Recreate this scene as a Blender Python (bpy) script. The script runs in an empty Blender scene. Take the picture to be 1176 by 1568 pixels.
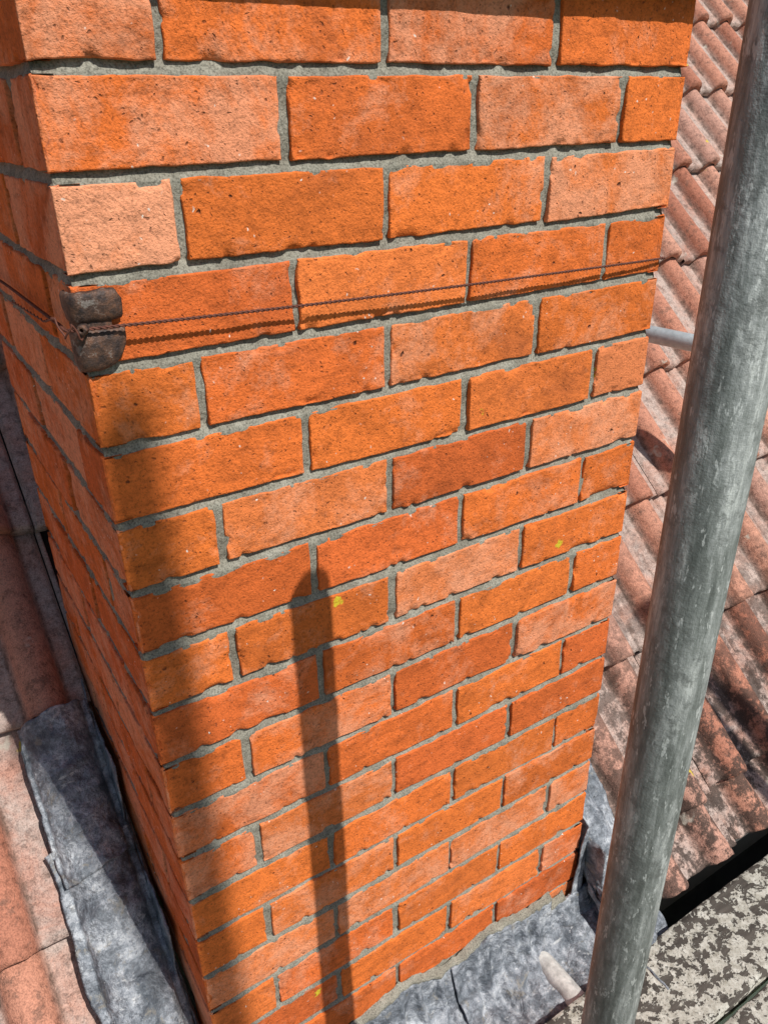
import bpy, math, random
import numpy as np
from mathutils import Vector, Matrix
random.seed(7)
rng=np.random.default_rng(11)
S=bpy.context.scene
S.view_settings.view_transform='Standard'
try: S.view_settings.look='None'
except Exception: pass
S.view_settings.exposure=0

W=0.7775; D=0.5525; C=0.082; ROOF=1.42   # chimney width, depth, course, roof depth below datum at front face

# ---------------------------------------------------------------- noise
def _h(x,y,z,s):
    x=x.astype(np.int64);y=y.astype(np.int64);z=z.astype(np.int64)
    n=(x*374761393+y*668265263+z*1274126177+s*974634777)&0xffffffff
    n=((n^(n>>13))*1103515245)&0xffffffff
    n=((n^(n>>16))*668265263)&0xffffffff
    n=n^(n>>15)
    return (n&0xffffff)/float(0xffffff)
def vn(P,sc,s=0):
    Q=np.asarray(P)*sc; I=np.floor(Q); F=Q-I; F=F*F*(3-2*F)
    r=0
    for dx in (0,1):
        wx=F[...,0] if dx else 1-F[...,0]
        for dy in (0,1):
            wy=F[...,1] if dy else 1-F[...,1]
            for dz in (0,1):
                wz=F[...,2] if dz else 1-F[...,2]
                r=r+wx*wy*wz*_h(I[...,0]+dx,I[...,1]+dy,I[...,2]+dz,s)
    return r
def fbm(P,sc,s=0,o=3):
    r=0;a=.5;t=0
    for k in range(o):
        r=r+a*vn(P,sc*2**k,s+k*17);t+=a;a*=.5
    return r/t

class MB:
    def __init__(s): s.v=[];s.f=[];s.c=[];s.n=0
    def grid(s,X,col=(.5,.5,.5),flip=False):
        a,b=X.shape[:2]
        s.v.append(X.reshape(-1,3)); idx=np.arange(a*b).reshape(a,b)+s.n
        q=np.stack([idx[:-1,:-1],idx[:-1,1:],idx[1:,1:],idx[1:,:-1]],-1).reshape(-1,4)
        if flip: q=q[:,::-1]
        s.f.append(q); s.c.append(np.tile(np.array([*col,1.0]),(a*b,1))); s.n+=a*b
    def make(s,name,mat,parent=None,smooth=True):
        V=np.concatenate(s.v);Fq=np.concatenate(s.f);Cc=np.concatenate(s.c)
        me=bpy.data.meshes.new(name)
        me.vertices.add(len(V)); me.vertices.foreach_set('co',V.astype(np.float32).ravel())
        me.loops.add(Fq.size); me.loops.foreach_set('vertex_index',Fq.astype(np.int32).ravel())
        me.polygons.add(len(Fq)); me.polygons.foreach_set('loop_start',(np.arange(len(Fq))*4).astype(np.int32))
        me.polygons.foreach_set('loop_total',np.full(len(Fq),4,np.int32))
        me.polygons.foreach_set('use_smooth',np.full(len(Fq),smooth,bool))
        at=me.color_attributes.new('bc','FLOAT_COLOR','POINT'); at.data.foreach_set('color',Cc.astype(np.float32).ravel())
        me.update(calc_edges=True); me.validate()
        me.materials.append(mat)
        ob=bpy.data.objects.new(name,me); S.collection.objects.link(ob)
        if parent: ob.parent=parent
        return ob
def empty(name):
    e=bpy.data.objects.new(name,None); S.collection.objects.link(e); return e

# ---------------------------------------------------------------- materials
class M:
    def __init__(s,name):
        s.m=bpy.data.materials.new(name); s.m.use_nodes=True; s.t=s.m.node_tree; s.t.nodes.clear()
        s.o=s.t.nodes.new('ShaderNodeOutputMaterial'); s.b=s.t.nodes.new('ShaderNodeBsdfPrincipled')
        s.t.links.new(s.b.outputs[0],s.o.inputs[0]); s.tc=s.t.nodes.new('ShaderNodeTexCoord').outputs['Object']
    def set(s,k,v):
        i=s.b.inputs[k]
        if hasattr(v,'links'): s.t.links.new(v,i)
        else: i.default_value=v
    def L(s,a,i):
        if hasattr(a,'links'): s.t.links.new(a,i)
        else: i.default_value=a
    def vec(s,sx,sy,sz):
        n=s.t.nodes.new('ShaderNodeMapping'); n.inputs['Scale'].default_value=(sx,sy,sz); s.t.links.new(s.tc,n.inputs[0]); return n.outputs[0]
    def noise(s,sc,det=4,ro=.55,dist=0,v=None):
        n=s.t.nodes.new('ShaderNodeTexNoise'); s.t.links.new(v or s.tc,n.inputs['Vector'])
        n.inputs['Scale'].default_value=sc;n.inputs['Detail'].default_value=det;n.inputs['Roughness'].default_value=ro;n.inputs['Distortion'].default_value=dist
        return n.outputs['Fac']
    def noisec(s,sc,det=1):
        n=s.t.nodes.new('ShaderNodeTexNoise'); s.t.links.new(s.tc,n.inputs['Vector']);n.inputs['Scale'].default_value=sc;n.inputs['Detail'].default_value=det
        return n.outputs['Color']
    def vor(s,sc,feat='F1',v=None):
        n=s.t.nodes.new('ShaderNodeTexVoronoi'); n.feature=feat; n.inputs['Scale'].default_value=sc; s.t.links.new(v or s.tc,n.inputs['Vector'])
        return n
    def warp(s,sc,amt):
        c=s.noisec(sc); n=s.t.nodes.new('ShaderNodeVectorMath'); n.operation='SCALE'; s.t.links.new(c,n.inputs[0]); n.inputs['Scale'].default_value=amt
        a=s.t.nodes.new('ShaderNodeVectorMath'); a.operation='ADD'; s.t.links.new(s.tc,a.inputs[0]); s.t.links.new(n.outputs[0],a.inputs[1]); return a.outputs[0]
    def mr(s,x,a,b,c=0,d=1):
        n=s.t.nodes.new('ShaderNodeMapRange'); n.inputs[1].default_value=a;n.inputs[2].default_value=b;n.inputs[3].default_value=c;n.inputs[4].default_value=d
        s.L(x,n.inputs[0]); return n.outputs[0]
    def ma(s,op,a,b=0.0):
        n=s.t.nodes.new('ShaderNodeMath'); n.operation=op; s.L(a,n.inputs[0]); s.L(b,n.inputs[1]); return n.outputs[0]
    def mix(s,f,a,b,mode='MIX'):
        n=s.t.nodes.new('ShaderNodeMix'); n.data_type='RGBA'; n.blend_type=mode
        s.L(f,n.inputs[0])
        for v,i in ((a,n.inputs[6]),(b,n.inputs[7])):
            if isinstance(v,tuple): v=(*v,1)
            s.L(v,i)
        return n.outputs[2]
    def ramp(s,f,st):
        n=s.t.nodes.new('ShaderNodeValToRGB'); s.L(f,n.inputs[0]); e=n.color_ramp.elements
        while len(e)<len(st): e.new(.5)
        for k,(p,c) in enumerate(st): e[k].position=p;e[k].color=(*c,1)
        return n.outputs[0]
    def attr(s):
        n=s.t.nodes.new('ShaderNodeAttribute'); n.attribute_name='bc'
        q=s.t.nodes.new('ShaderNodeSeparateColor'); s.t.links.new(n.outputs['Color'],q.inputs[0]); return q.outputs
    def xyz(s):
        q=s.t.nodes.new('ShaderNodeSeparateXYZ'); s.t.links.new(s.tc,q.inputs[0]); return q.outputs
    def bump(s,h,dist,st=1):
        n=s.t.nodes.new('ShaderNodeBump'); n.inputs['Distance'].default_value=dist; n.inputs['Strength'].default_value=st
        s.L(h,n.inputs['Height']); s.t.links.new(n.outputs[0],s.b.inputs['Normal'])

def g(v): return (v,v,v)
# brick
m=M('brick'); A=m.attr()
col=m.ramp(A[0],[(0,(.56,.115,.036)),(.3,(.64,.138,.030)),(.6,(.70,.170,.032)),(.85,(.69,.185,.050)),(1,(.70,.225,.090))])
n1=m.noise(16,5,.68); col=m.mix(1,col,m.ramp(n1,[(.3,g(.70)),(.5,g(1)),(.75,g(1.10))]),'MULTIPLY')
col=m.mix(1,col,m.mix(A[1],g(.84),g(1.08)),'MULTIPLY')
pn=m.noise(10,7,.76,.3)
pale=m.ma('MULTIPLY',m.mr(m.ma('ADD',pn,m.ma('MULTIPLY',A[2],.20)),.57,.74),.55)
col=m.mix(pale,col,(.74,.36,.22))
gm=m.noise(70,4,.75); col=m.mix(1,col,m.ramp(gm,[(.3,g(.72)),(.48,g(1)),(.7,g(1.10))]),'MULTIPLY')
# drag marks left by the wire cut
dr=m.noise(60,3,.7,.4,m.vec(.35,.35,1.6)); col=m.mix(1,col,m.ramp(dr,[(.34,g(.82)),(.46,g(1)),(.7,g(1.05))]),'MULTIPLY')
fine=m.noise(340,2,.8); col=m.mix(1,col,m.ramp(fine,[(.28,g(.58)),(.46,g(1)),(.75,g(1.18))]),'MULTIPLY')
dk=m.ma('MULTIPLY',m.mr(m.noise(6,3,.6,1.0),.60,.74),.30); col=m.mix(dk,col,(.24,.07,.035))
wv=m.warp(90,.012)
v1=m.vor(52,v=wv); fr=m.ma('FRACT',m.ma('MULTIPLY',v1.outputs['Color'],7.3)); sel=m.ma('GREATER_THAN',fr,.88)
pit=m.ma('MULTIPLY',m.mr(v1.outputs['Distance'],.05,.14,1,0),sel)
v2=m.vor(230,v=wv); f2=m.ma('FRACT',m.ma('MULTIPLY',v2.outputs['Color'],5.1)); sel2=m.ma('GREATER_THAN',f2,.88)
d2=m.mr(v2.outputs['Distance'],.15,.35,1,0); pit2=m.ma('MULTIPLY',d2,sel2)
wh=m.ma('MULTIPLY',m.ma('MULTIPLY',d2,m.ma('LESS_THAN',f2,.035)),m.mr(m.noise(12,3),.5,.58))
col=m.mix(m.ma('MULTIPLY',pit,.85),col,(.08,.028,.02)); col=m.mix(m.ma('MULTIPLY',pit2,.6),col,(.14,.04,.022))
col=m.mix(wh,col,(.80,.70,.60))
v3=m.vor(7.5,v=m.warp(120,.02)); s3=m.ma('GREATER_THAN',m.ma('FRACT',m.ma('MULTIPLY',v3.outputs['Color'],9.7)),.66)
li=m.ma('MULTIPLY',m.mr(v3.outputs['Distance'],.035,.06,1,0),s3)
col=m.mix(li,col,(.60,.46,.03))
m.set('Base Color',col); m.set('Roughness',.9); m.set('Specular IOR Level',.2)
hh=m.ma('ADD',m.ma('MULTIPLY',gm,1.6),m.ma('MULTIPLY',fine,.8))
hh=m.ma('SUBTRACT',hh,m.ma('MULTIPLY',pit,2.0)); hh=m.ma('SUBTRACT',hh,m.ma('MULTIPLY',pit2,.6))
m.bump(hh,.0016,.9); BR=m.m
# mortar
m=M('mortar')
col=m.ramp(m.noise(30,4,.65),[(.3,(.185,.17,.135)),(.55,(.275,.26,.21)),(.8,(.38,.36,.30))])
col=m.mix(1,col,m.ramp(m.noise(480,1,.7),[(.3,g(.55)),(.5,g(1)),(.75,g(1.25))]),'MULTIPLY')
col=m.mix(m.mr(m.noise(9,3),.6,.75,0,.4),col,(.16,.14,.10))
m.set('Base Color',col); m.set('Roughness',.95); m.set('Specular IOR Level',.15)
m.bump(m.noise(190,4,.75),.0026,.9); MO=m.m
# tiles
m=M('roof_tile_concrete'); A=m.attr(); X=m.xyz()
col=m.ramp(A[0],[(0,(.34,.13,.080)),(.4,(.46,.20,.130)),(.75,(.51,.25,.17)),(1,(.45,.25,.19))])
ph=m.ma('FRACT',m.ma('DIVIDE',m.ma('ADD',X[0],10.5),.15))
rm=m.mr(m.ma('ABSOLUTE',m.ma('SUBTRACT',ph,.5)),.20,.28)
pan=m.ma('MULTIPLY',rm,m.mr(m.noise(10,5,.7,.5),.34,.58,.3,.9))
col=m.mix(pan,col,(.40,.325,.285))
gut=m.ma('MULTIPLY',m.mr(m.ma('ABSOLUTE',m.ma('SUBTRACT',m.ma('ABSOLUTE',m.ma('SUBTRACT',ph,.5)),.255)),.0,.045,1,0),m.mr(m.noise(30,4,.7),.40,.58,.15,.8))
col=m.mix(gut,col,(.09,.06,.045))
col=m.mix(1,col,m.ramp(m.noise(70,5,.74),[(.3,g(.45)),(.48,g(1)),(.72,g(1.25))]),'MULTIPLY')
col=m.mix(m.mr(m.noise(30,5,.78),.56,.63,0,.55),col,(.13,.08,.06))
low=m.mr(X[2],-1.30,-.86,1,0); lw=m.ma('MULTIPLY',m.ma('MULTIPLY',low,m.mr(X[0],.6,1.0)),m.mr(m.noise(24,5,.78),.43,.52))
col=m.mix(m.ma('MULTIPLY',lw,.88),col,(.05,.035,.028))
fn=m.noise(380,2,.7); col=m.mix(1,col,m.ramp(fn,[(.3,g(.6)),(.5,g(1)),(.75,g(1.3))]),'MULTIPLY')
v3=m.vor(14,v=m.warp(60,.04)); f3=m.ma('FRACT',m.ma('MULTIPLY',v3.outputs['Color'],9.7)); li=m.ma('MULTIPLY',m.mr(v3.outputs['Distance'],.08,.2,1,0),m.ma('GREATER_THAN',f3,.70))
col=m.mix(m.ma('MULTIPLY',li,.75),col,(.52,.48,.40))
ly=m.ma('MULTIPLY',m.mr(v3.outputs['Distance'],.10,.16,1,0),m.ma('LESS_THAN',f3,.035)); col=m.mix(ly,col,(.55,.42,.05))
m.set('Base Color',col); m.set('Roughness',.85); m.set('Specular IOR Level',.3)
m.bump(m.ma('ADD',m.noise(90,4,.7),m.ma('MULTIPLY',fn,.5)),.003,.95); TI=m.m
# lead
m=M('lead_sheet')
col=m.ramp(m.noise(20,6,.78,.3),[(.35,(.060,.070,.085)),(.45,(.15,.168,.19)),(.53,(.28,.30,.33)),(.64,(.52,.54,.56))])
col=m.mix(m.mr(m.noise(85,4,.8),.51,.58,0,.6),col,(.08,.088,.10))
col=m.mix(m.mr(m.noise(24,4,.75,.4),.59,.67,0,.6),col,(.27,.24,.19))
col=m.mix(m.mr(m.noise(60,3,.7,.2,m.vec(.3,1,1)),.64,.68,0,.6),col,(.62,.63,.62))
m.set('Base Color',col); m.set('Roughness',.55); m.set('Metallic',.0); m.set('Specular IOR Level',.55)
m.bump(m.ma('ADD',m.noise(34,4,.7,.3),m.ma('MULTIPLY',m.noise(190,4,.75),.35)),.008,1.0); LE=m.m
# galvanised
m=M('galvanised_steel')
vz=m.vec(1,1,.15)
col=m.ramp(m.noise(60,5,.78,.2,vz),[(.36,(.10,.11,.10)),(.48,(.19,.205,.19)),(.56,(.28,.295,.28)),(.67,(.46,.48,.45))])
col=m.mix(m.mr(m.noise(34,5,.78),.52,.60,0,.65),col,(.12,.128,.118))
sp=m.mr(m.noise(140,3,.8,0,m.vec(1,1,.3)),.59,.64,0,.65); col=m.mix(sp,col,(.55,.57,.54))
m.set('Base Color',col); m.set('Metallic',.15); m.set('Roughness',.56)
m.bump(m.noise(150,3,.75),.0012,.8); GA=m.m
# board
m=M('lichen_covered_board')
n=m.noise(44,5,.66,.3,m.vec(.85,1,1)); lic=m.mr(n,.470,.495)
base=m.ramp(m.noise(60,4,.65,0,m.vec(.12,1,1)),[(.3,(.04,.034,.029)),(.6,(.09,.078,.066)),(.8,(.16,.14,.12))])
lc=m.ramp(m.noise(70,4,.7),[(.3,(.28,.26,.21)),(.6,(.48,.46,.40)),(.8,(.66,.64,.57))])
col=m.mix(lic,base,lc); col=m.mix(m.mr(m.noise(210,2,.7),.57,.64,0,.6),col,(.09,.08,.065))
m.set('Base Color',col); m.set('Roughness',.95); m.set('Specular IOR Level',.2)
m.bump(m.ma('ADD',lic,m.ma('MULTIPLY',m.noise(200,3),.8)),.0018,.9); BO=m.m
def simple(name,c,r=.6,me=0,var=.3,sc=30,bd=.001):
    m=M(name); col=m.mix(1,c,m.ramp(m.noise(sc,4,.65),[(.3,g(1-var)),(.5,g(1)),(.7,g(1+var))]),'MULTIPLY')
    m.set('Base Color',col); m.set('Roughness',r); m.set('Metallic',me); m.bump(m.noise(sc*4,3,.7),bd,.7); return m.m
RU=simple('rusty_wire',(.13,.045,.028),.7,.3,.4,300,.0004)
m=M('rusty_clip_steel')
col=m.ramp(m.noise(120,4,.7),[(.35,(.030,.020,.018)),(.5,(.075,.042,.030)),(.65,(.16,.075,.042))])
col=m.mix(m.mr(m.noise(60,4,.75),.58,.64,0,.7),col,(.20,.19,.175))
m.set('Base Color',col); m.set('Roughness',.6); m.set('Metallic',.15); m.bump(m.noise(260,3,.75),.0016,.9); DS=m.m
WH=simple('white_painted_tube',(.60,.59,.55),.6,0,.4,50)
CE=simple('cement_flaunching',(.33,.31,.28),.95,0,.3,20,.003)
TC=simple('terracotta',(.42,.17,.09),.8,0,.25,12)
GR=simple('lawn_grass',(.06,.10,.03),.95,0,.5,.8,.05)
PL=simple('rendered_house_wall',(.55,.52,.46),.9,0,.15,3,.003)
WF=simple('window_frame_paint',(.75,.75,.73),.5,0,.05,3)
GL=simple('window_glass',(.03,.04,.05),.08,0,.1,2,.0)
DK=simple('dark_gutter',(.035,.033,.03),.8,0,.4,20)

# ---------------------------------------------------------------- chimney
chim=empty('brick_chimney')
def upos(Lg,step,e=(0,.0007,.0015,.0025,.004,.0065)):
    e=list(e); n=max(2,int(round((Lg-2*e[-1])/step)))
    mid=list(np.linspace(e[-1],Lg-e[-1],n+1))[1:-1]
    a=e+mid+[Lg-x for x in e[::-1]]
    return np.array([0]+a+[Lg])
def brick_face(mb,O,U,Nn,u0,u1,z0,z1,col,seed,step,cl,cr,amp=1.0):
    us=upos(u1-u0,step); zs=upos(z1-z0,step)
    r0=rng.normal(0,.0007,4)*amp; out=rng.normal(0,.0009)*amp
    uu,zz=np.meshgrid(us,zs)
    Lg=u1-u0;H=z1-z0
    de_u=np.minimum(uu,Lg-uu); de_v=np.minimum(zz,H-zz)
    P=O+np.multiply.outer(uu+u0,U)+np.multiply.outer(zz+z0,np.array([0,0,1.]))
    wob=lambda s:(fbm(P,45,seed+s,3)-.5)*.0038*amp
    fu=1-np.clip(de_u/.02,0,1); fv=1-np.clip(de_v/.02,0,1)
    keep=np.ones_like(uu)
    if cl: keep=np.where(uu<Lg/2,.0,keep)
    if cr: keep=np.where(uu>Lg/2,.0,keep)
    du=wob(1)*fu*keep; dv=wob(5)*fv+(uu/Lg-.5)*r0[0]*1.8
    R=.0016
    def rnd(de):
        t=np.clip((R-de)/R,0,1); return R*(1-np.sqrt(np.maximum(0,1-t*t*.98)))
    dep=np.maximum(rnd(de_u),rnd(de_v))
    de=np.minimum(de_u,de_v)
    chip=np.clip((fbm(P,60,seed+9,2)-.66)/.08,0,1)*np.clip(1-de/.008,0,1)*.0048*amp
    dep=dep+chip
    dep=dep-(fbm(P,22,seed+3,2)-.5)*.0022+(fbm(P,130,3,2)-.5)*.0010*np.clip(de/.004,0,1)
    dep=dep-out
    sk=np.zeros_like(uu,bool); sk[0,:]=sk[-1,:]=True; sk[:,0]=sk[:,-1]=True
    dep=np.where(sk,dep+.018,dep)
    ins=np.zeros_like(uu)
    if cl: ins[:,0]=.018
    if cr: ins[:,-1]=-.018
    X=P+np.multiply.outer(du+ins,U)+np.multiply.outer(-dep,Nn)
    X[...,2]+=dv
    mb.grid(X,col,np.dot(np.cross(U,np.array([0,0,1.])),Nn)<0)
def bands(half,total):
    J=.010;out=[];x=0
    L=.1025 if half else .215
    while x<total-.02:
        e=min(x+L,total)
        if total-e<.03: e=total
        out.append((x,e)); x=e+J; L=.215
    return out
bcols={}
def bcol(key):
    if key not in bcols:
        r=rng.random()
        hue=rng.normal(.5,.15) if r<.78 else (rng.normal(.85,.07) if r<.92 else rng.normal(.15,.08))
        bcols[key]=(float(np.clip(hue,.24,1)),float(rng.random()),float(rng.random()**1.4))
    return bcols[key]
mb=MB()
def shaft(mb,x0,y0,x1,y1,ks,fine,cap=False):
    w=x1-x0;d=y1-y0
    for k in ks:
        h0=(k-3)*C+.0054; h1=(k-2)*C-.0054
        jz=rng.normal(0,.0006)
        zb,zt=-h1+jz,-h0+jz
        halfF=(k%2==1)
        amp=1.9 if cap else 1.0
        faces=[('F',np.array([x0,y0,0.]),np.array([1.,0,0]),np.array([0,-1.,0]),w,halfF,.0036 if fine else .012),
               ('L',np.array([x0,y0,0.]),np.array([0,1.,0]),np.array([-1.,0,0]),d,not halfF,.006 if fine else .012),
               ('R',np.array([x1,y0,0.]),np.array([0,1.,0]),np.array([1.,0,0]),d,halfF,.02),
               ('B',np.array([x0,y1,0.]),np.array([1.,0,0]),np.array([0,1.,0]),w,halfF,.03)]
        for nm,O,U,Nn,tot,half,st in faces:
            bs=bands(half,tot)
            for i,(a,b) in enumerate(bs):
                f,l=(i==0),(i==len(bs)-1)
                key=(k,nm,i)
                if nm=='F' and f: key=(k,'c00')
                if (nm=='F' and l) or (nm=='R' and f): key=(k,'c10')
                if (nm=='L' and l) or (nm=='B' and f): key=(k,'c01')
                if nm=='L' and -zt>ROOF-b+.12: continue
                ja=0 if f else rng.normal(0,.0012); jb=0 if l else rng.normal(0,.0012)
                c=bcol(key)
                if nm=='L': c=(c[0]*.6,c[1]*.3,min(1.3,c[2]+.35))  # left-face bricks darker and duller: that side's shade put into their colour
                if (k,nm,i)==(3,'F',0): c=(1,1,1.25)
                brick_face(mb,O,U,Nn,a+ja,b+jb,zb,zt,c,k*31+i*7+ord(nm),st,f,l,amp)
shaft(mb,0,0,W,D,range(1,22),True)
mb.make('shaft_bricks',BR,chim)
mb=MB()
shaft(mb,-.028,-.028,W+.028,D+.028,[0,-1],False,True)
shaft(mb,-.056,-.056,W+.056,D+.056,[-2,-3],False,True)
mb.make('corbel_bricks',BR,chim)
def mortar(mb,x0,y0,x1,y1,ks,step):
    zs=[];dp=[]
    for k in sorted(ks):
        h0=(k-3)*C
        for t in (0,.2,.4,.6,.8,1.0): zs.append(h0-.007+.014*t); dp.append(.0080-.0064*t)
        for t in np.linspace(.12,.9,9): zs.append(h0+.008+(C-.016)*t); dp.append(.0046)
    zs=np.array(zs);dp=np.array(dp)
    for O,U,Nn,tot in ((np.array([x0,y0,0.]),np.array([1.,0,0]),np.array([0,-1.,0]),x1-x0),
                       (np.array([x0,y0,0.]),np.array([0,1.,0]),np.array([-1.,0,0]),y1-y0),
                       (np.array([x1,y0,0.]),np.array([0,1.,0]),np.array([1.,0,0]),y1-y0),
                       (np.array([x0,y1,0.]),np.array([1.,0,0]),np.array([0,1.,0]),x1-x0)):
        us=np.linspace(.003,tot-.003,int(tot/step))
        uu,hh=np.meshgrid(us,zs); dd=np.repeat(dp[:,None],len(us),1)
        P=O+np.multiply.outer(uu,U)+np.multiply.outer(-hh,np.array([0,0,1.]))
        dd=dd+(fbm(P,35,77,3)-.5)*.0055+(fbm(P,160,78,2)-.5)*.0016
        dd=np.maximum(dd,.0004)
        e=np.minimum(uu,tot-uu); dd=np.maximum(dd,np.where(e<.0035,.0035,0))
        mb.grid(P+np.multiply.outer(-dd,Nn),(.5,.5,.5),np.dot(np.cross(U,np.array([0,0,-1.])),Nn)<0)
mb=MB(); mortar(mb,0,0,W,D,range(1,22),.0035); mortar(mb,-.028,-.028,W+.028,D+.028,[0,-1],.01); mortar(mb,-.056,-.056,W+.056,D+.056,[-2,-3],.01)
mb.make('mortar_joints',MO,chim)
def frustum(name,x0,y0,x1,y1,z0,z1,ins,mat,parent,bev=.004):
    v=[(x0,y0,z0),(x1,y0,z0),(x1,y1,z0),(x0,y1,z0),(x0+ins,y0+ins,z1),(x1-ins,y0+ins,z1),(x1-ins,y1-ins,z1),(x0+ins,y1-ins,z1)]
    f=[(3,2,1,0),(4,5,6,7),(0,1,5,4),(1,2,6,5),(2,3,7,6),(3,0,4,7)]
    me=bpy.data.meshes.new(name); me.from_pydata(v,[],f); me.materials.append(mat)
    o=bpy.data.objects.new(name,me); S.collection.objects.link(o); o.parent=parent
    if bev: b=o.modifiers.new('b','BEVEL'); b.width=bev; b.segments=2
    return o
ztop=6*C
frustum('flaunching',-.045,-.045,W+.045,D+.045,ztop-.006,ztop+.07,.1,CE,chim)
frustum('corbel_bed',-.020,-.020,W+.020,D+.020,2*C-.0035,2*C+.004,.0,MO,chim,0)
frustum('corbel_bed_upper',-.048,-.048,W+.048,D+.048,4*C-.004,4*C+.004,.0,MO,chim,0)
def revolve(name,prof,cx,cy,mat,parent,n=40):
    mb=MB(); a=np.linspace(0,2*math.pi,n+1)
    X=np.array([[ (cx+r*math.cos(t),cy+r*math.sin(t),z) for t in a] for r,z in prof]); mb.grid(X); return mb.make(name,mat,parent)
for i,x in enumerate((.22,.56)):
    z=ztop+.05
    revolve('chimney_pot_%d'%(i+1),[(.12,z),(.115,z+.05),(.10,z+.06),(.092,z+.28),(.11,z+.30),(.115,z+.34),(.10,z+.35),(.085,z+.35),(.08,z+.05)],x,D/2,TC,chim)

# ---------------------------------------------------------------- roof
house=empty('brick_house')
def rp(u,b,n):
    u,b,n=np.broadcast_arrays(u,b,n)
    q=.70710678
    return np.stack([u,b-n*q,-(ROOF-b)+n*q],-1)
RS=.15; RPH=-.075
def roll(u,r=.036,h=.038):
    d=(u-RPH+RS/2)%RS-RS/2
    return h*np.sqrt(np.maximum(0,1-(d/r)**2))**1.1
G=.2425; RB=3.4
mb=MB()
for j in range(-1,int((RB-.018)/G)+1):
    bt=.018+G*j; bh=bt+G+.05
    cut = (j==-1)
    if cut: bt=-.075
    for i in range(-10,19):
        u0=RPH+RS/2+i*2*RS; u1=u0+2*RS-.0025
        segs=[(u0,u1)]
        if bt<D-.01 and u1>0 and u0<W:
            gl,gr=(-.15,.90) if cut else ((-.004,W+.004) if j==0 else (.010,W-.010))
            segs=[(u0,min(u1,gl)),(max(u0,gr),u1)]
        jb=rng.normal(0,.003); jn=rng.normal(0,.0016); tw=rng.normal(0,.003); cc=tuple(float(x) for x in rng.random(3))
        uc=(u0+u1)/2
        for s0,s1 in segs:
            if s1-s0<.01: continue
            us=np.unique(np.concatenate([np.linspace(s0,s1,max(6,int((s1-s0)/.0058))),[s0+.0005,s1-.0005]]))
            t=np.array([0,0,.025,.12,.4,.7,1.0])
            bb=bt+jb+(bh-bt)*t
            uu,b2=np.meshgrid(us,bb); tt=np.repeat(t[:,None],len(us),1)
            n=.040*(1-tt)+.004+jn+tw*(uu-uc)/.17+roll(uu)
            P=rp(uu,b2,n)
            n=n+(fbm(P,35,5,3)-.5)*.0040
            n[1]-=.002; n[0]-=.030
            edge=np.minimum(uu-s0,s1-uu); n=n-np.where(edge<.0008,.012,0)
            b2=b2+(vn(P,60,8)-.5)*.006*(tt<.05)
            mb.grid(rp(uu,b2,n),cc,False)
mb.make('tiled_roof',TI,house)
mb=MB()
for ua,ub,ba in ((-3.1,-.01,-.09),(W+.01,5.8,-.09),(-.01,W+.01,D+.0)):
    mb.grid(rp(np.array([[ua,ub]]),np.array([[ba],[RB]]),np.array([[-.02,-.02],[-.02,-.02]])))
mb.make('roof_underlay',DK,house,False)
zr=-(ROOF-RB)
mb=MB()
us=np.linspace(-3.1,5.8,900)
tt=np.linspace(0,1,30)[:,None]
yy=RB+.02+tt*3.4; zz=zr-tt*3.4+.02
X=np.stack([np.repeat(us[None,:],30,0),np.repeat(yy,900,1),np.repeat(zz,900,1)+roll(us)[None,:]*1.3],-1)
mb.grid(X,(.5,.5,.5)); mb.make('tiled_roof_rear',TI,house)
mb=MB(); a=np.linspace(-.3,math.pi+.3,16)
for i in range(20):
    x0=-3.1+i*.45
    X=np.array([[(x,RB-.0+(.11+e)*math.cos(t),zr-.02+(.11+e)*math.sin(t)) for t in a] for x,e in ((x0,.0),(x0+.40,.0),(x0+.40,.012),(x0+.452,.012),(x0+.452,0))])
    mb.grid(X,(float(rng.random()),.5,.5))
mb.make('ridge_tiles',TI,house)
frustum('walls',-3.0,-.05,5.7,6.7,-7.5,-1.75,0,PL,house,.0)
mb=MB()
for x in (-3.0,5.7):
    X=np.array([[(x,-.05,-1.75),(x,6.7,-1.75)],[(x,RB-.01,zr-.08),(x,RB+.01,zr-.08)]]); mb.grid(X)
mb.make('gable_walls',PL,house,False)
for i,(x,z) in enumerate(((-1.6,-3.6),(1.4,-3.6),(4.0,-3.6),(-1.6,-6.2),(4.0,-6.2),(1.4,-6.2))):
    frustum('window_frame_%d'%i,x-.5,-.09,x+.5,-.052,z-.55,z+.55,0,WF,house,.005)
    frustum('window_pane_%d'%i,x-.44,-.10,x-.03,-.091,z-.49,z+.49,0,GL,house,.0)
    frustum('window_pane_%d_b'%i,x+.03,-.10,x+.44,-.091,z-.49,z+.49,0,GL,house,.0)
mb=MB(); a=np.linspace(math.pi,2*math.pi,14)
for xa,xb in ((.95,5.8),(-3.1,-.2)):
    mb.grid(np.array([[(x,-.145+.075*math.cos(t),-1.60+.07*math.sin(t)) for t in a] for x in (xa,xb)]))
mb.make('eaves_gutter',DK,house)

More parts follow.
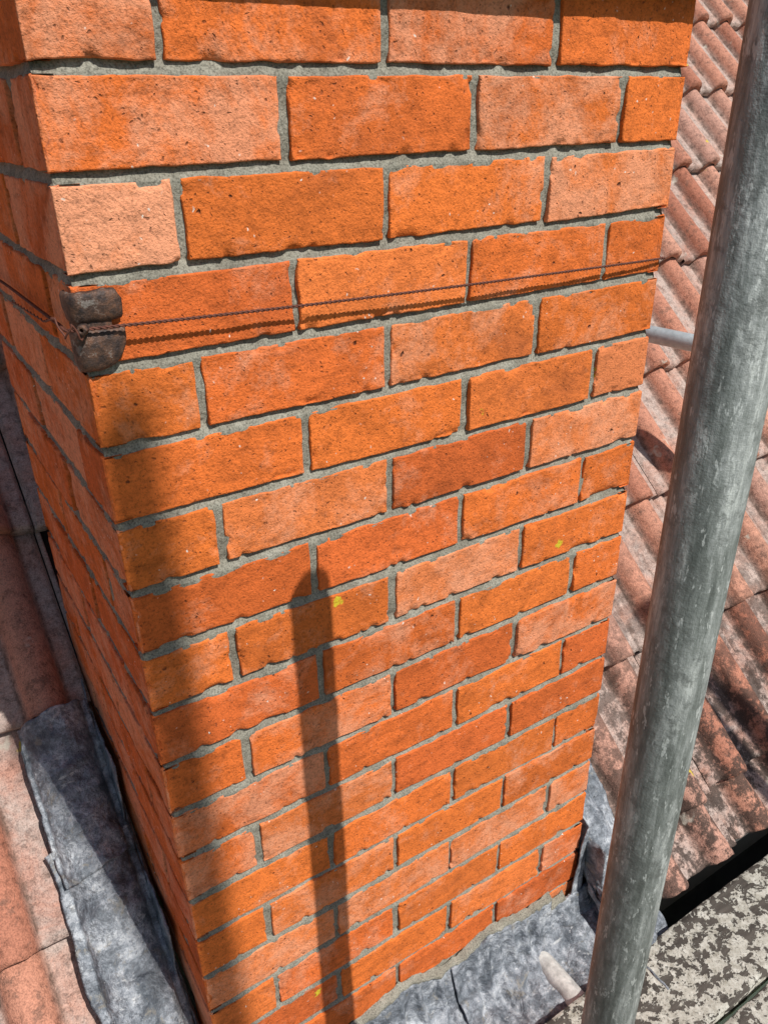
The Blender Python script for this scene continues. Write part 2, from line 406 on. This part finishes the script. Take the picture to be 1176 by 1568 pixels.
# ---------------------------------------------------------------- lead flashing
lead=empty('lead_flashing')
def nz(P,s,a,sd=0): return (fbm(P,s,sd,3)-.5)*a
def ridge(P,s,a,sd=0): return (1-np.abs(2*fbm(P,s,sd,2)-1)*2.2)*a   # creased folds
mb=MB()
def apron(ua,ub,sd,off):
    us=np.linspace(ua,ub,int((ub-ua)/.0022))
    U0=np.stack([us,us*0,us*0],-1)
    top=1.392+(vn(U0,9,4)-.5)*.035+(vn(U0,40,14)-.5)*.008+np.where(us>.70,.035,0)
    prof=[('w',t) for t in np.linspace(0,1,34)]+[('t',t) for t in np.linspace(0,1,80)[1:]]
    X=np.zeros((len(prof)+1,len(us),3))
    for r,(k,t) in enumerate(prof):
        if k=='w':
            h=top+(1.475-top)*t; y=-.007-off-.012*t*t+0*us
        else:
            s=t*.26; y=-.019-off-s; h=1.475+.030*min(1,s/.035)+.02*max(0,s-.035)/.2+0*us-off
        P=np.stack([us,y+0*us,-h],-1)
        Q=P*np.array([2.0,1,.5])
        P[:,1]-=np.maximum(0,ridge(Q,14,.017,sd))*min(1,.2+1.2*t if k=='w' else 1)+np.abs(nz(P,70,.008,33))
        if k=='t': P[:,2]+=ridge(Q*np.array([1,1,0]),12,.014,sd+6)*min(1,s/.03)+nz(P,60,.010,38)
        X[r+1]=P
    X[0]=X[1]; X[0][:,1]+=.006
    mb.grid(X,flip=True)
apron(-.03,.475,31,0); apron(.445,W+.14,83,.005)
def side(mb,sx,x0):
    for q in range(-1,3):
        b0=-.06+q*.185; b1=b0+.215
        if q==2: b1=b0+.19
        ub=np.linspace(0,1,70)
        cr=[('up',t) for t in np.linspace(0,1,8)]+[('fl',t) for t in np.linspace(0,1,48)[1:]]+[('ed',0)]
        X=np.zeros((len(cr),len(ub),3)); bb=b0+(b1-b0)*ub
        lift=.009*(1-ub)
        wd=.122+rng.normal(0,.009)
        for r,(k,t) in enumerate(cr):
            nroof=.050+lift
            if k=='up':
                x=x0+sx*(.007+.004*t+lift*.4); base=rp(np.full_like(bb,x),bb,nroof); P=base.copy()
                stepz=-(ROOF-(b0+.10))+.105
                ztop_=np.maximum(base[:,2]+.03,stepz+0*bb)
                P[:,1]=bb; P[:,2]=ztop_*(1-t)+(base[:,2])*t
            else:
                x=x0+sx*(.011+wd*t)
                u=np.full_like(bb,x)+nz(np.stack([bb,bb*0,bb*0],-1),20,.016,q+5)*t
                n=nroof+roll(u,.050,.032)*1.0
                if t>.8: n=n-(t-.8)*.02
                if k=='ed': n=n-.024
                P=rp(u,bb+(t-.5)*.016*math.sin(q*2.1),n)
            w=ridge(P,13,.014,51+q)+nz(P,52,.014,61+q)
            if k=='up': w=w*.3
            P[:,2]+=np.maximum(w,-.007)
            if k=='up': P[:,0]+=sx*np.abs(nz(P,30,.014,71))
            X[r]=P
        mb.grid(X,flip=(sx>0))
side(mb,-1,0.0); side(mb,1,W)
us=np.linspace(0,1,20); vs=np.linspace(0,1,24)
uu,vv=np.meshgrid(us,vs)
x=W+.010-.034*uu*(.35+.65*vv); h=1.245+.19*vv+.02*uu; P=np.stack([x,-.010+0*x,-h],-1)
P[...,1]-=np.abs(nz(P,28,.014,91))
mb.grid(P,flip=False)
us=np.linspace(0,1,14); uu,vv=np.meshgrid(us,vs)
P=np.stack([W+.010+0*uu,-.010+.16*uu,-(1.245+.19*vv-.11*uu)],-1); P[...,0]+=np.abs(nz(P,28,.012,95)); mb.grid(P)
lo=mb.make('lead_sheets',LE,lead)
sm=lo.modifiers.new('s','SOLIDIFY'); sm.thickness=.0025; sm.offset=0
mb=MB(); us=np.linspace(0.0,W-.035,380); a=np.linspace(0,1,7)
U0=np.stack([us,us*0,us*0],-1)
tp=1.392+(vn(U0,9,4)-.5)*.035+(vn(U0,40,14)-.5)*.008+np.where(us>.70,.035,0)
sz=.011+.018*fbm(U0,18,5,3)
X=np.zeros((7,len(us),3))
for r,t in enumerate(a):
    an=t*math.pi
    X[r]=np.stack([us,-.001-(.009+.008*fbm(U0,50,8,2))*math.sin(an),-(tp+sz*(t-.6))],-1)
X+=((fbm(X,90,3,2)-.5)*.006)[...,None]
mb.grid(X,flip=True); mb.make('flashing_pointing',MO,chim)

# ---------------------------------------------------------------- scaffold
def tube(name,p0,p1,r,mat,parent,n=48,wall=.0035,segs=2):
    p0=Vector(p0);p1=Vector(p1);d=(p1-p0);L=d.length;d.normalize()
    q=d.to_track_quat('Z','Y').to_matrix()
    mb=MB(); a=np.linspace(0,2*math.pi,n+1)
    prof=[(r-wall,.05 if L>.2 else L*.3),(r-wall,.0),(r-.0006,0),(r,.0008)]+[(r,L*k/segs) for k in range(1,segs)]+[(r,L-.0008),(r-.0006,L),(r-wall,L),(r-wall,L-.05 if L>.2 else L*.7)]
    X=np.array([[tuple(p0+q@Vector((rr*math.cos(t),rr*math.sin(t),z))) for t in a] for rr,z in prof])
    mb.grid(X); return mb.make(name,mat,parent)
scaf=empty('scaffolding')
PX,PY=.336,-.427
tube('standard_front',(PX,PY,-1.452),(PX,PY,.106),.0275,GA,scaf,64)
frustum('base_plate',PX-.07,PY-.07,PX+.07,PY+.07,-1.4595,-1.4525,0,GA,scaf,.001)
SUNPH=math.radians(16.2); EL=math.radians(53.1)
def caster(name,a_s,dist,hs,r,bot=7.4):
    x=a_s[0]+dist*math.sin(SUNPH); y=a_s[1]-dist*math.cos(SUNPH)
    top=-hs+dist*math.tan(EL)
    tube(name,(x,y,-bot),(x,y,top),r,GA,scaf,24); return x,y,top
x2,y2,t2=caster('standard_outer',(.025,0),2.6,.230,.032)
x3,y3,t3=caster('standard_corner',(1.257,.277),1.75,1.05,.0245)
caster('shadow_caster_corner',(1.325,.277),1.75,1.20,.0245)  # unseen second tube, added to widen the shadow band on the tiles
Rv=np.array([.84058,-.25918,.47569]);Dv=np.array([.01578,.88954,.45661]);Lv=np.array([-.54147,-.37630,.75180]);P2=np.array([-.2765,-.2743,.6549])
def pix(x,y,z):
    P=np.array([(x-588)/1215*z,(y-784)/1215*z,z])-P2
    return (float(P@Rv),float(P@Lv),float(-(P@Dv)))
tube('transom_upper',pix(980,508,2.05),pix(1230,560,1.85),.0215,simple('light_galvanised',(.42,.46,.47),.5,.2,.2,50),scaf)
tube('transom_lower',(.648,-.046,-1.500),(.648,-1.9,-1.515),.0225,WH,scaf)
tube('transom_far',(3.2,-.09,-1.522),(3.2,-1.9,-1.522),.0225,GA,scaf)
tube('transom_near',(-1.6,-.09,-1.522),(-1.6,-1.9,-1.522),.0225,GA,scaf)
y=-.16
for i,wd in enumerate((.168,.225,.225,.225,.225,.225,.225)):
    y0=y-wd
    mb=MB(); xs=np.linspace(-2.4,4.2,900) ; ysn=[0,.001,.004,.012]+list(np.linspace(.03,wd-.03,8))+[wd-.012,wd-.004,wd-.001,wd]
    prof=[(0,-.038)]+[(v,0 if .003<v<wd-.003 else -.003) for v in ysn]+[(wd,-.038)]
    X=np.zeros((len(prof),len(xs),3))
    for r,(v,dz) in enumerate(prof):
        P=np.stack([xs,np.full_like(xs,y0+v),np.full_like(xs,-1.46+dz)],-1)
        if dz>-.03: P[:,2]+=(fbm(P,30,3,2)-.5)*.003
        P[:,1]+=(fbm(P*np.array([1,0,0]),12,i,3)-.5)*.007
        X[r]=P
    mb.grid(X,flip=False); mb.make('scaffold_board_%d'%(i+1),BO,scaf)
    y=y0-.012
tube('ledger_inner',(-2.4,-1.95,-1.53),(4.2,-1.95,-1.53),.0241,GA,scaf)
tube('guard_rail',(-2.4,y2-.05,-.5),(4.2,y2-.05,-.5),.0241,GA,scaf)

# ---------------------------------------------------------------- wire and bracket
wire=empty('tie_wire')
def helix(name,pts,rad,pitch,ph,wr,mat,parent):
    pts=[Vector(p) for p in pts]
    cu=bpy.data.curves.new(name,'CURVE'); cu.dimensions='3D'; cu.bevel_depth=wr; cu.bevel_resolution=2
    out=[];s=0
    for a,b in zip(pts[:-1],pts[1:]):
        d=b-a;L=d.length;d.normalize(); q=d.to_track_quat('Z','Y').to_matrix(); n=max(2,int(L/.0015))
        for k in range(n):
            t=L*k/n; th=ph+2*math.pi*(s+t)/pitch
            out.append(a+d*t+q@Vector((rad*math.cos(th),rad*math.sin(th),0)))
        s+=L
    sp=cu.splines.new('POLY'); sp.points.add(len(out)-1)
    for p,o in zip(sp.points,out): p.co=(*o,1)
    cu.materials.append(mat); ob=bpy.data.objects.new(name,cu); S.collection.objects.link(ob); ob.parent=parent
Wp=[(-.009,D+.004,-.142),(-.007,.30,-.134),(-.010,.03,-.124),(-.011,-.003,-.123),(-.004,-.012,-.122),(.02,-.014,-.1225),(.10,-.013,-.126),(.22,-.013,-.130),(.32,-.0135,-.1325),(.45,-.014,-.1352),(.60,-.012,-.138),(.73,-.007,-.1412),(W-.003,-.0045,-.142),(W+.005,-.003,-.1425),(W+.005,D,-.143),(W,D+.006,-.143),(-.009,D+.004,-.142)]
helix('strand_1',Wp,.0009,.011,0,.00095,RU,wire)
helix('strand_2',Wp,.0009,.011,math.pi,.00095,RU,wire)
helix('loose_strand',[(-.008,.30,-.150),(-.010,.10,-.135),(-.014,.03,-.118),(-.018,.0,-.112),(-.014,-.012,-.128),(-.008,-.018,-.115),(-.002,-.016,-.13),(.006,-.018,-.120)],.0006,.02,0,.0009,RU,wire)
brk=empty('corner_bracket')
def bent(name,hs,offs,shr,fr,lf,mat):
    rad=.006
    X=[]
    for h,off,sh in zip(hs,offs,shr):
        pts=[(-off*.5,rad+(lf-rad)*sh*t) for t in np.linspace(1,0,10)]
        for a in np.linspace(0,math.pi/2,9)[1:-1]: pts.append((rad-(rad+off*.5)*math.cos(a),rad-(rad+off)*math.sin(a)))
        pts+=[(rad+(fr-rad)*sh*t,-off*(1-.35*t**4)) for t in np.linspace(0,1,18)]
        X.append([(x,y,-h) for x,y in pts])
    X=np.array(X); X=X+((fbm(X,80,9,3)-.5)*.0045)[...,None]
    mb=MB(); mb.grid(X); o=mb.make(name,mat,brk); s=o.modifiers.new('s','SOLIDIFY'); s.thickness=.0028; s.offset=0
hs=[.092,.0925,.095,.100,.105,.110,.114,.1165,.118]
of=[.003,.008,.0095,.0098,.0095,.009,.008,.006,.003]
sh=[.90,.93,.96,1,1,1,.99,.97,.95]
bent('saddle_upper',hs,of,sh,.040,.018,DS)
hs=[.1255,.127,.131,.136,.142,.148,.153,.157,.160,.161]
of=[.003,.007,.0085,.009,.009,.0085,.008,.007,.005,.003]
sh=[.96,1,1,.98,.93,.85,.74,.60,.42,.30]
bent('saddle_lower',hs,of,sh,.040,.014,DS)
bent('saddle_web',[.112,.118,.125,.132],[.0035]*4,[1,1,1,1],.030,.014,DS)
tube('bolt_nut',(.004,-.010,-.1215),(-.001,-.018,-.1215),.005,DS,brk,6,.003)

me=bpy.data.meshes.new('ground'); me.from_pydata([(-400,-400,-7.5),(400,-400,-7.5),(400,400,-7.5),(-400,400,-7.5)],[],[(0,1,2,3)]); me.materials.append(GR)
go=bpy.data.objects.new('ground',me); S.collection.objects.link(go)

# ---------------------------------------------------------------- light
sd=Vector((-math.sin(SUNPH)*math.cos(EL),math.cos(SUNPH)*math.cos(EL),-math.sin(EL)))
l=bpy.data.lights.new('sun','SUN'); l.energy=5.0; l.angle=math.radians(.53); l.color=(1,.975,.93)
lo=bpy.data.objects.new('sun',l); lo.rotation_euler=sd.to_track_quat('-Z','Y').to_euler(); lo.location=(2,-4,6); S.collection.objects.link(lo)
w=bpy.data.worlds.new('World'); S.world=w; w.use_nodes=True; nt=w.node_tree
sk=nt.nodes.new('ShaderNodeTexSky'); sk.sky_type='NISHITA'; sk.sun_disc=False; sk.sun_elevation=EL; sk.sun_rotation=math.atan2(math.sin(SUNPH),-math.cos(SUNPH))
bg=nt.nodes['Background']; nt.links.new(sk.outputs[0],bg.inputs[0]); bg.inputs[1].default_value=.075
cam=bpy.data.cameras.new('camera'); co=bpy.data.objects.new('camera',cam); S.collection.objects.link(co)
cam.sensor_fit='HORIZONTAL'; cam.sensor_width=36; cam.lens=36*1215/1176; cam.clip_start=.01; cam.clip_end=2000
r=Vector((Rv[0],Lv[0],-Dv[0])); dn=Vector((Rv[1],Lv[1],-Dv[1])); fw_=Vector((Rv[2],Lv[2],-Dv[2]))
mt=Matrix(((r.x,-dn.x,-fw_.x),(r.y,-dn.y,-fw_.y),(r.z,-dn.z,-fw_.z)))
co.matrix_world=Matrix.Translation(Vector((float(-P2@Rv),float(-P2@Lv),float(P2@Dv))))@mt.to_4x4()
S.camera=co
